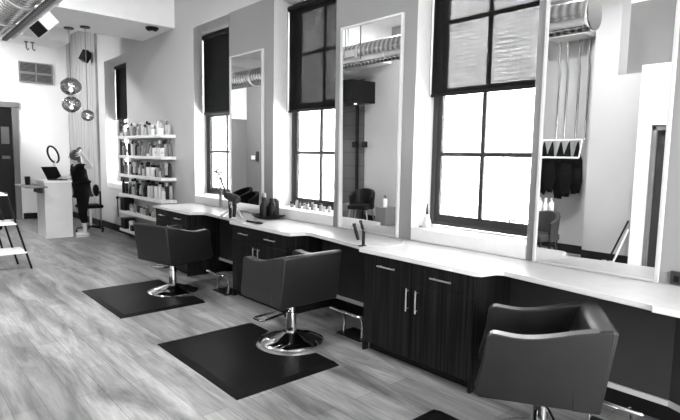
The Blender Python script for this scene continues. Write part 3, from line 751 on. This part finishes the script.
# far arm to the laptop
s2 = jt(-.10, .155, 1.36, .052, up); e2 = jt(-.17, .21, 1.14, .040, s2); w2 = jt(-.30, .12, 1.15, .027, e2); h2 = jt(-.36, .09, 1.145, .028, w2)
for hnd, dr, sp in ((h1, Vector((-.045, .05, .03)), Vector((.02, .0, .03))), (h2, Vector((-.075, -.02, -.012)), Vector((.004, .02, .0)))):
    b0 = Vector(V[hnd][:3]) - Vector((px, py, 0))
    for k, L in enumerate((.85, 1.0, .95, .75)):
        a = b0 + dr * .45 + sp * (k - 1.5); e = b0 + dr * (.45 + L * .8) + sp * (k - 1.5) * 1.1 + Vector((0, 0, -.012))
        q = jt(*a, .009, hnd); jt(*e, .007, q)
    q = jt(*(b0 + sp * -2.2), .010, hnd); jt(*(b0 + sp * -3.0 + dr * .4), .008, q)
LEG = []
for s in (-1, 1):
    hp = jt(-.01, s * .085, .86, .092, pel); LEG.append(hp); kn = jt(-.03 + .02 * s, s * .09, .48, .060, hp); an = jt(.01 + .02 * s, s * .09, .09, .040, kn)
    LEG += [kn]
    ft = jt(-.12 + .02 * s, s * .095, .035, .035, an)
root = thing('person', 'person in black clothes standing at the desk, hand raised to head', 'person', (px, py, 0))
body = skinned('body', V, E_, 'skin', root)
# clothes follow the same joints
def sub_of(idx, grow):
    mp = {j: i for i, j in enumerate(idx)}
    vs = [(V[j][0], V[j][1], V[j][2], tuple(x + grow for x in V[j][3]) if isinstance(V[j][3], tuple) else V[j][3] + grow) for j in idx]
    es = [(mp[a], mp[b]) for a, b in E_ if a in mp and b in mp]
    return vs, es
vs, es = sub_of([pel, wa, ch, up, s1, s2], .026)
def lerp(a, b, k): return tuple(a[i] + (b[i] - a[i]) * k for i in range(3))
vs.append((*lerp(V[s1], V[e1], .6), .056)); es.append((4, 6))
vs.append((*lerp(V[s2], V[e2], .6), .056)); es.append((5, 7))
vs.append((px - .01, py, .79, (.15, .20))); es.append((0, 8))
skinned('shirt', vs, es, 'mattblack', root)
vs, es = sub_of([pel, wa] + LEG, .024)
for k_, s_ in ((3, -1), (5, 1)):
    vs.append((px + .02 * s_, py + s_ * .09, .24, .060)); es.append((k_, len(vs) - 1))
skinned('trousers', vs, es, 'mattblack', root)
for s in (-1, 1):
    MB().sphere((px - .04 + .02 * s, py + s * .093, .045), .05, 16, (2.5, .95, .9)).box(px - .16 + .02 * s, px + .07 + .02 * s, py + s * .093 - .042, py + s * .093 + .042, 0, .018).build('shoe', 'shoe', root)
hr = MB().sphere((px - .122, py, 1.575), .108, 20, (1.0, .95, 1.05)); 
hr.sphere((px - .06, py + .02, 1.47), .075, 14, (.8, 1.1, 1.6)); hr.sphere((px - .05, py - .01, 1.69), .05, 14)
hr.build('hair', 'hair', root)
hx0 = Vector((px - .22, py, 1.545))
MB().sphere(hx0 + Vector((-.012, 0, 0)), .018, 10, (1.1, .8, 1.3)).build('nose', 'skin', body)
for s in (-1, 1):
    MB().sphere(hx0 + Vector((.012, s * .03, .022)), .011, 10).build('eye', 'black', body)
    MB().sphere((px - .135, py + s * .082, 1.55), .022, 10, (.8, .4, 1.3)).build('ear', 'skin', body)
MB().sphere(hx0 + Vector((.008, 0, -.038)), .016, 10, (.5, 1.4, .4)).build('mouth', 'b16', body)

# swivel stool behind the person
sx, sy = 3.22, 11.36
t = thing('swivel_chair', 'black swivel chair on five castors behind the standing person', 'chair', (sx, sy, 0))
MB().box(-.0 + sx - .24, sx + .2, sy - .22, sy + .22, .50, .57).build('seat', 'mattblack', t, bevel=.03, seg=3)
MB().sphere((sx + .10, sy - .06, .86), .17, 18, (.30, .9, .75)).build('backrest', 'mattblack', t)
MB().tube([(sx + .05, sy, .50), (sx + .19, sy - .03, .56), (sx + .18, sy - .06, .84)], .018, 8).build('back_support', 'black', t)
MB().cyl((sx, sy, .10), (sx, sy, .50), .025).build('gas_lift', 'steel', t)
for k in range(5):
    a = 2 * PI * k / 5 + .3
    lg = MB().tube([(sx, sy, .12), (sx + .27 * math.cos(a), sy + .27 * math.sin(a), .075)], [.022, .014], 8).build('leg', 'black', t)
    MB().cyl((sx + .27 * math.cos(a) - .012, sy + .27 * math.sin(a), .03), (sx + .27 * math.cos(a) + .012, sy + .27 * math.sin(a), .03), .03, n=14).build('castor', 'black', lg)
# small door knob and lock on the wall near the shelves
t = thing('cord_hook', 'small black hook with hanging cord on wall below shelves', 'hook', (3.74, 11.0, .6))
MB().sphere((3.645, 11.0, .72), .03, 12).cyl((3.645, 11.0, .72), (3.678, 11.0, .72), .015).build('hook', 'black', t)
MB().tube([(3.645, 11.0, .70), (3.65, 11.0, .5), (3.655, 11.0, .32)], .008, 6).build('cord', 'black', t)

# ------------------------------------------------------------------ pendants
def pendant(x, y, balls, label):
    t = thing('pendant_lamp', label, 'lamp', (x, y, balls[-1][0]), 'glass pendant lamps over the reception')
    MB().lathe([(.075, 3.63), (.075, 3.648)], (x, y, 0), 20).build('canopy', 'black', t)
    MB().cyl((x, y, balls[0][0] + .1), (x, y, 3.64), .006, n=8).build('cord', 'b16', t)
    for k, (z, r) in enumerate(balls):
        g = MB().sphere((x, y, z), r, 28, (1, 1, .92)).build('globe', 'globe', t)
        MB().sphere((x, y, z + r * .25), r * .62, 20, (1, 1, .7)).build('reflector', 'smoke', g)
        MB().sphere((x, y, z - r * .35), r * .22, 12).build('bulb', 'lampglow', g)
pendant(2.43, 9.42, [(2.71, .16), (2.42, .145)], 'pendant lamp of two stacked glass globes, left of the pair')
pendant(2.60, 9.15, [(2.24, .10)], 'pendant lamp with one small glass globe, right of the pair')

# wall speaker
t = thing('wall_speaker', 'small black speaker on a bracket above the wavy wall', 'speaker', (3.6, 12.35, 3.7))
MB().box(-.08, .08, -.075, .075, -.12, .12, Matrix.Translation((3.50, 12.35, 3.72)) @ Matrix.Rotation(R(25), 4, 'Y') @ Matrix.Rotation(R(30), 4, 'Z')).build('cabinet', 'black', t, bevel=.01)
MB().tube([(3.52, 12.35, 3.72), (3.58, 12.35, 3.70), (3.62, 12.35, 3.70)], .014, 8).box(3.61, 3.629, 12.31, 12.39, 3.60, 3.78).build('bracket', 'midgrey', t)
# emergency light under the beam
t = thing('ceiling_sensor', 'small black sensor under the white ceiling beam', 'sensor', (3.40, 8.42, 3.6))
MB().lathe([(.10, 3.648), (.10, 3.625), (.075, 3.60), (.02, 3.59)], (3.40, 8.42, 0), 20).build('housing', 'black', t)
MB().lathe([(.035, 3.592), (.03, 3.575), (.005, 3.572)], (3.40, 8.42, 0), 14).build('lens', 'b80', t)
# hooks on the far beam
for k, xx in enumerate((2.12, 2.22)):
    tag(MB().tube([(xx, 11.0, 3.625), (xx, 11.0, 3.50), (xx + .02, 11.0, 3.47), (xx + .04, 11.0, 3.50)], .012, 8).box(xx - .03, xx + .03, 10.97, 11.03, 3.605, 3.6205).build('hook', 'midgrey'), ['left', 'right'][k] + ' one of two small grey hooks under the far beam', 'hook', 'hooks under the far beam')

# ------------------------------------------------------------------ ceiling services
dx, dz, dr = 1.20, 3.29, .18
t = thing('air_duct', 'large round spiral metal duct hung below the ceiling', 'duct', (dx, 5, dz))
b = MB(); y = 2.6; prof = []
MB().lathe([(dr, 0), (dr, 11.0)], (dx, 2.6, dz), 48, (0, 1, 0)).build('pipe', 'duct', t)
rb = MB()
for y in (2.62, 4.4, 6.3, 7.3, 9.6): rb.lathe([(dr + .001, 0), (dr + .012, .008), (dr + .012, .05), (dr + .001, .058)], (dx, y, dz), 48, (0, 1, 0))
rb.build('joint_collar', 'steel', t)
sg = MB()
for y in (3.6, 5.2, 6.9): sg.box(dx - dr - .006, dx - dr + .0, y - .01, y + .01, dz, ZC).box(dx + dr, dx + dr + .006, y - .01, y + .01, dz, ZC)
sg.build('hanger_strap', 'midgrey', t)
MB().box(dx + dr - .02, dx + dr + .004, 6.35, 6.58, dz - .05, dz + .06).build('sticker', 'b80', t)
t = thing('cable_tray', 'dark ribbed cable tray running beside the duct', 'cable tray', (1.34, 6, 3.15))
MB().box(1.305, 1.355, 2.6, 8.199, 3.085, 3.118).build('tray', 'traystripe', t)
for y in (3.9, 6.6): MB().box(1.352, 1.358, y - .01, y + .01, 3.10, ZC + .01).build('hanger_strap', 'midgrey', t)
t = thing('conduit', 'straight pale conduit pipe running under the duct', 'pipe', (1.43, 6, 3.14))
MB().cyl((1.43, 2.6, 3.17), (1.43, 8.198, 3.17), .042, n=16).build('pipe', 'alu', t)
cl = MB()
for y in (4.5, 5.6, 6.7, 7.8): cl.lathe([(.043, 0), (.048, .004), (.048, .03), (.043, .034)], (1.43, y, 3.17), 16, (0, 1, 0))
cl.build('coupling', 'steel', t)
for y in (3.4, 6.1):
    MB().box(1.475, 1.481, y - .01, y + .01, 3.15, ZC).build('hanger_strap', 'midgrey', t)
# boxy white loudspeaker with a dark grille, hung at an angle beside the duct
t = thing('ceiling_speaker', 'white box speaker with dark grille hung beside the duct', 'speaker', (1.725, 8.0, 3.36))
A1 = Vector((.70, .0, -.714)).normalized(); A2 = Vector((.62, .45, .62)); A2 = (A2 - A1 * A2.dot(A1)).normalized(); A3 = A1.cross(A2)
Mx = Matrix(((A1.x, A2.x, A3.x, 1.725), (A1.y, A2.y, A3.y, 7.98), (A1.z, A2.z, A3.z, 3.36), (0, 0, 0, 1)))
MB().box(-.13, .13, -.115, .14, -.11, .11, Mx).build('cabinet', 'white', t, bevel=.01)
MB().box(-.125, .125, -.14, -.1155, -.105, .105, Mx).build('grille', 'black', t, bevel=.006)
MB().tube([(1.76, 8.0, 3.44), (1.78, 8.10, 3.60), (1.78, 8.205, 3.70)], .02, 8).build('bracket', 'steel', t)

# ------------------------------------------------------------------ ladder shelf at left
lx, ly = 1.0, 8.26
t = thing('ladder_shelf', 'white boards on slanted black legs at left edge', 'shelf', (lx, ly, 0))
for s, y in ((1, 8.26), (1, 8.66)):
    pass
for (x0, x1, y) in ((1.53, 1.26, 8.22), (1.44, 1.18, 8.66), (.47, .74, 8.22), (.40, .66, 8.66)):
    MB().tube([(x0, y, 0.0), (x1, y, 1.08)], .014, 8).build('leg', 'black', t)
for z, hw in ((.25, .50), (.655, .39), (1.06, .30)):
    MB().box(1.0 - hw, 1.0 + hw - .02, 8.20, 8.68, z - .022, z).build('board', 'white', t, bevel=.004)

# ------------------------------------------------------------------ reflected side of the room
# cape rack with pipes
rx = XL - .12
t = thing('cape_rail', 'pale rail frame on the far wall seen in nearest mirror', 'rail', (rx, 4.2, 1.69))
MB().tube([(rx, 3.88, 2.0), (rx, 4.78, 2.0)], .012, 8).tube([(rx + .09, 3.88, 1.69), (rx + .09, 4.78, 1.69)], .016, 8).tube([(rx, 3.88, 2.0), (rx + .09, 3.88, 1.69)], .012, 8).tube([(rx, 4.78, 2.0), (rx + .09, 4.78, 1.69)], .012, 8).build('rail', 'white', t)
for k, y in enumerate((3.86, 4.02, 4.22, 4.36)):
    tag(MB().tube([(rx - .05, y, 2.0), (rx - .05, y, 3.2), (rx - .05, y + .02, 3.34), (rx - .05, y + .02, 3.7)], .018, 10).build('pipe', 'copper'), '%s vertical metal pipe above the hanging capes in mirror' % ['rightmost', 'second from right', 'third from right', 'leftmost'][k], 'pipe', 'vertical pipes in the nearest mirror')
tag(MB().box(rx - .1, rx + .35, 3.80, 4.45, 3.68, 3.88).build('bulkhead_box', 'alu', bevel=.01), 'boxed pale bulkhead over the vertical pipes in mirror', 'bulkhead')
for k in range(6):
    y = 3.96 + k * .15
    t = thing('salon_cape', 'black cape hanging from the pale rail in mirror, %s from right' % NUM[k], 'cape', (rx, y, 1.98), 'black capes on the rail')
    b = MB(); n = 14; rings = []
    for q, (z, w, dth) in enumerate([(1.97, .010, .012), (1.84, .040, .018), (1.71, .068, .022), (1.64, .095, .025), (1.3, .115, .026), (1.10 - .05 * (k % 3), .075, .024)]):
        rings.append([b.bm.verts.new((rx - .03 + .055 * (k % 2) * min(1, q / 2) + dth * math.sin(2 * PI * i / n), y + w * math.cos(2 * PI * i / n) * (1 + .08 * math.sin(5 * 2 * PI * i / n + k)), z + (.04 * math.sin(3 * 2 * PI * i / n + k) if q == 5 else 0))) for i in range(n)])
    b.skin(rings); b.build('cloth', 'mattblack', t)
    MB().tube([(rx, y, 1.96), (rx, y, 2.0), (rx, y + .015, 2.02), (rx, y + .03, 2.0)], .004, 6).build('hanger_hook', 'steel', t)
# trolley with white bottles
cx, cy = -1.25, 4.30
t = thing('trolley', 'dark trolley shelf carrying white bottles in nearest mirror', 'trolley', (cx, cy, 0))
MB().box(cx - .15, cx + .15, cy - .22, cy + .24, .69, .75).build('top_shelf', 'black', t, bevel=.006)
MB().box(cx - .15, cx + .15, cy - .22, cy + .24, .10, .14).build('low_shelf', 'black', t, bevel=.006)
for a in (-1, 1):
    for c in (-1, 1): MB().cyl((cx + a * .13, cy + c * .2, 0), (cx + a * .13, cy + c * .2, .70), .014, n=8).build('leg', 'black', t)
for k in range(4):
    put_bottle('spray bottle' if k % 2 else 'pump bottle', .042, .25, 80, 80, (cx + .04, cy - .15 + k * .10, .75), 'white bottle on the dark trolley in nearest mirror, %s from right' % NUM[k], 'white bottles on the trolley')
def tub_chair(x, y, rz, name, label, wood=False, m='leather'):
    t = thing(name, label, 'chair', (0, 0, 0))
    b = MB(); n = 20; pr = []
    outer = [(.31 * math.cos(R(a)), .30 * math.sin(R(a))) for a in range(-20, 201, 11)]
    inner = [(.24 * math.cos(R(a)), .23 * math.sin(R(a))) for a in range(200, -21, -11)]
    k = len(outer)
    def zt(i): return .66 + .16 * math.sin(PI * i / (k - 1)) ** 1.2
    A = [b.bm.verts.new((x_ * .9, y_ * .9, .36)) for x_, y_ in outer]; B = [b.bm.verts.new((x_, y_, zt(i))) for i, (x_, y_) in enumerate(outer)]
    C = [b.bm.verts.new((x_, y_, zt(k - 1 - i))) for i, (x_, y_) in enumerate(inner)][::-1]; D = [b.bm.verts.new((x_ * .9, y_ * .9, .36)) for x_, y_ in inner][::-1]
    for i in range(k - 1):
        b._f([A[i], A[i + 1], B[i + 1], B[i]]); b._f([B[i], B[i + 1], C[i + 1], C[i]]); b._f([C[i], C[i + 1], D[i + 1], D[i]]); b._f([D[i], D[i + 1], A[i + 1], A[i]])
    b._f([A[0], B[0], C[0], D[0]]); b._f([A[-1], D[-1], C[-1], B[-1]])
    b.build('backrest', m, t, bevel=.015)
    MB().box(-.25, .25, -.30, .20, .36, .47).build('seat', m, t, bevel=.03, seg=3)
    for a in (-1, 1):
        for c in (-1, 1): MB().tube([(a * .19, -.05 + c * .17, .37), (a * .26, -.05 + c * .24, 0)], [.02, .012], 8).build('leg', 'b30' if wood else 'black', t)
    t.location = (x, y, 0); t.rotation_euler = (0, 0, R(rz)); return t
tub_chair(-1.02, 8.62, 65, 'armchair', 'dark armchair on pale legs seen in the middle mirror', True, 'black')
tub_chair(-.66, 4.06, 100, 'waiting_chair', 'dark grey chair below the white bottles in nearest mirror', False, 'darkgrey')
tub_chair(1.15, 10.1, 90, 'waiting_chair', 'black tub chair seen at right in the farthest mirror', False, 'mattblack')
tub_chair(.45, 11.5, 90, 'waiting_chair', 'black tub chair seen at left in the farthest mirror', False, 'mattblack')
carton(-1.45, -1.12, 7.95, 8.28, 0, .42, 'midgrey', 'storage_box', 'grey box right of armchair in the middle mirror', 'box', None)
carton(-1.45, -1.15, 9.05, 9.45, 0, .40, 'midgrey', 'storage_box', 'grey box left of armchair in the middle mirror', 'box', None)
put_bottle('pump bottle', .05, .26, 80, 4, (-1.28, 8.12, .424), 'white pump bottle on the grey box in middle mirror', 'bottle beside the armchair')
struct('wall_plank', MB().box(XL, XL + .03, 9.05, 11.2, 0, 3.4), 'plank', 'dark horizontal board cladding seen in the middle mirror')
struct('beam_dark', MB().box(XL, XL + .75, 8.70, 11.2, 2.80, 3.30), 'black', 'dark boxed bulkhead seen in the middle mirror')
struct('trim_3', MB().box(XL + .03, XL + .06, 9.22, 9.30, 0.6, 2.8), 'base', 'thin black upright strip on dark boards')
for k, y in enumerate((8.95, 9.6)):
    t = thing('downlight', '%s small lit downlight under the dark bulkhead in mirror' % ['right', 'left'][k], 'lamp', (XL + .4, y, 2.79), 'downlights under the dark bulkhead')
    MB().lathe([(.055, 2.798), (.055, 2.788), (.045, 2.786)], (XL + .4, y, 0), 18).build('trim_ring', 'black', t)
    MB().lathe([(.04, 2.7858), (.035, 2.783)], (XL + .4, y, 0), 16).build('lens', 'lens', t)
for k, (x, y) in enumerate(((XL + .06, 9.28), (XL + .03, 8.98))):
    tag(MB().box(x, x + .07, y - .07, y + .07, 1.78, 1.92).build('sconce', 'black', bevel=.006), '%s small black box light on wall in middle mirror' % ['left', 'right'][k], 'sconce', 'black box lights in the middle mirror')
t = thing('light_switch', 'switch plate and dark thermostat on wall in farthest mirror', 'switch', (XL, 13.75, 1.55))
MB().box(XL, XL + .02, 13.9, 14.1, 1.5, 1.62).build('plate', 'white', t)
MB().box(XL, XL + .03, 13.68, 13.82, 1.45, 1.75).build('thermostat', 'darkgrey', t)
# broom and dustpan
t = thing('broom', 'dark broom leaning on wall at right in nearest mirror', 'broom', (-1.38, 3.2, 0))
MB().tube([(-1.30, 3.22, .05), (-1.46, 3.01, .72)], .014, 8).build('handle', 'black', t)
MB().box(-1.38, -1.22, 3.16, 3.32, 0, .06).build('brush', 'straw', t, bevel=.01)
t = tag(MB().tube([(-1.28, 3.14, .02), (-1.45, 3.0, .58)], .016, 8).build('mop_handle', 'b62'), 'pale pole leaning beside the dark broom in mirror', 'pole')

# ------------------------------------------------------------------ light
wd = bpy.data.worlds.new('daylight'); scn.world = wd; wd.use_nodes = True
nt = wd.node_tree; bg = nt.nodes['Background']
sky = nt.nodes.new('ShaderNodeTexSky'); sky.sky_type = 'NISHITA'; sky.sun_disc = False; sky.sun_elevation = R(52); sky.sun_rotation = R(250)
bw = nt.nodes.new('ShaderNodeRGBToBW'); nt.links.new(sky.outputs[0], bw.inputs[0]); nt.links.new(bw.outputs[0], bg.inputs['Color'])
bg.inputs['Strength'].default_value = 2.0
def light(name, typ, loc, energy, rot=(0, 0, 0), **k):
    d = bpy.data.lights.new(name, typ); d.energy = energy
    for a, v in k.items(): setattr(d, a, v)
    o = bpy.data.objects.new(name, d); COL.objects.link(o); o.location = loc; o.rotation_euler = rot
    return o
sun = light('sun', 'SUN', (0, 0, 20), 120.0, angle=R(1))
sun.rotation_euler = Vector((.62, .30, -1.0)).to_track_quat('-Z', 'Y').to_euler()
# added area lamp in the open front wall, standing in for assumed shopfront daylight
light('assumed_shopfront_fill', 'AREA', (1.05, YN - .05, 2.0), 190, Vector((0.0, 1, -.08)).to_track_quat('-Z', 'Y').to_euler(), shape='RECTANGLE', size=4.4, size_y=3.1)
# fill lights added on the ceiling to brighten floor and far wall
for x, y in ((.2, 3.2), (.2, 6.6), (.6, 12.6)):
    t = thing('ceiling_fill', 'added round fill light on the ceiling at %s' % {3.2: 'the near side', 6.6: 'the middle', 12.6: 'the far end'}[y], 'lamp', (x, y, ZC), 'added ceiling fill lights')
    MB().lathe([(.30, ZC - .001), (.30, ZC - .05), (.28, ZC - .055)], (x, y, 0), 32).build('housing', 'white', t)
    MB().lathe([(.27, ZC - .0555), (.26, ZC - .07)], (x, y, 0), 32).build('diffuser', 'lens', t)
    light('ceiling_fill_light', 'AREA', (x, y, ZC - .10), 115 if y < 10 else 240, shape='DISK', size=.5)

# ------------------------------------------------------------------ camera
cam = bpy.data.cameras.new('camera'); co = bpy.data.objects.new('camera', cam); COL.objects.link(co); scn.camera = co
f, pitch, roll, yaw = 517.09, .1038, .0174, .7281
cam.sensor_fit = 'HORIZONTAL'; cam.sensor_width = 36; cam.lens = 36 * f / 680; cam.clip_end = 200
cs, sn = math.cos(yaw), math.sin(yaw); cp, sp = math.cos(pitch), math.sin(pitch)
Rv = Vector((cs, -sn, 0)); Fh = Vector((sn, cs, 0)); Z = Vector((0, 0, 1))
Fv = Fh * cp - Z * sp; Uv = Fh * sp + Z * cp
cr_, sr_ = math.cos(roll), math.sin(roll)
R2 = Rv * cr_ + Uv * sr_; U2 = Uv * cr_ - Rv * sr_
co.matrix_world = Matrix(((R2.x, U2.x, -Fv.x, 0), (R2.y, U2.y, -Fv.y, 0), (R2.z, U2.z, -Fv.z, 1.65), (0, 0, 0, 1)))

vs_ = scn.view_settings; vs_.view_transform = 'Standard'; vs_.look = 'None'; vs_.gamma = 1; vs_.use_curve_mapping = False; vs_.exposure = 0.42
scn.cycles.use_denoising = True
scn.cycles.max_bounces = 10; scn.cycles.transparent_max_bounces = 16; scn.cycles.caustics_reflective = False
scn.cycles.sample_clamp_indirect = 25
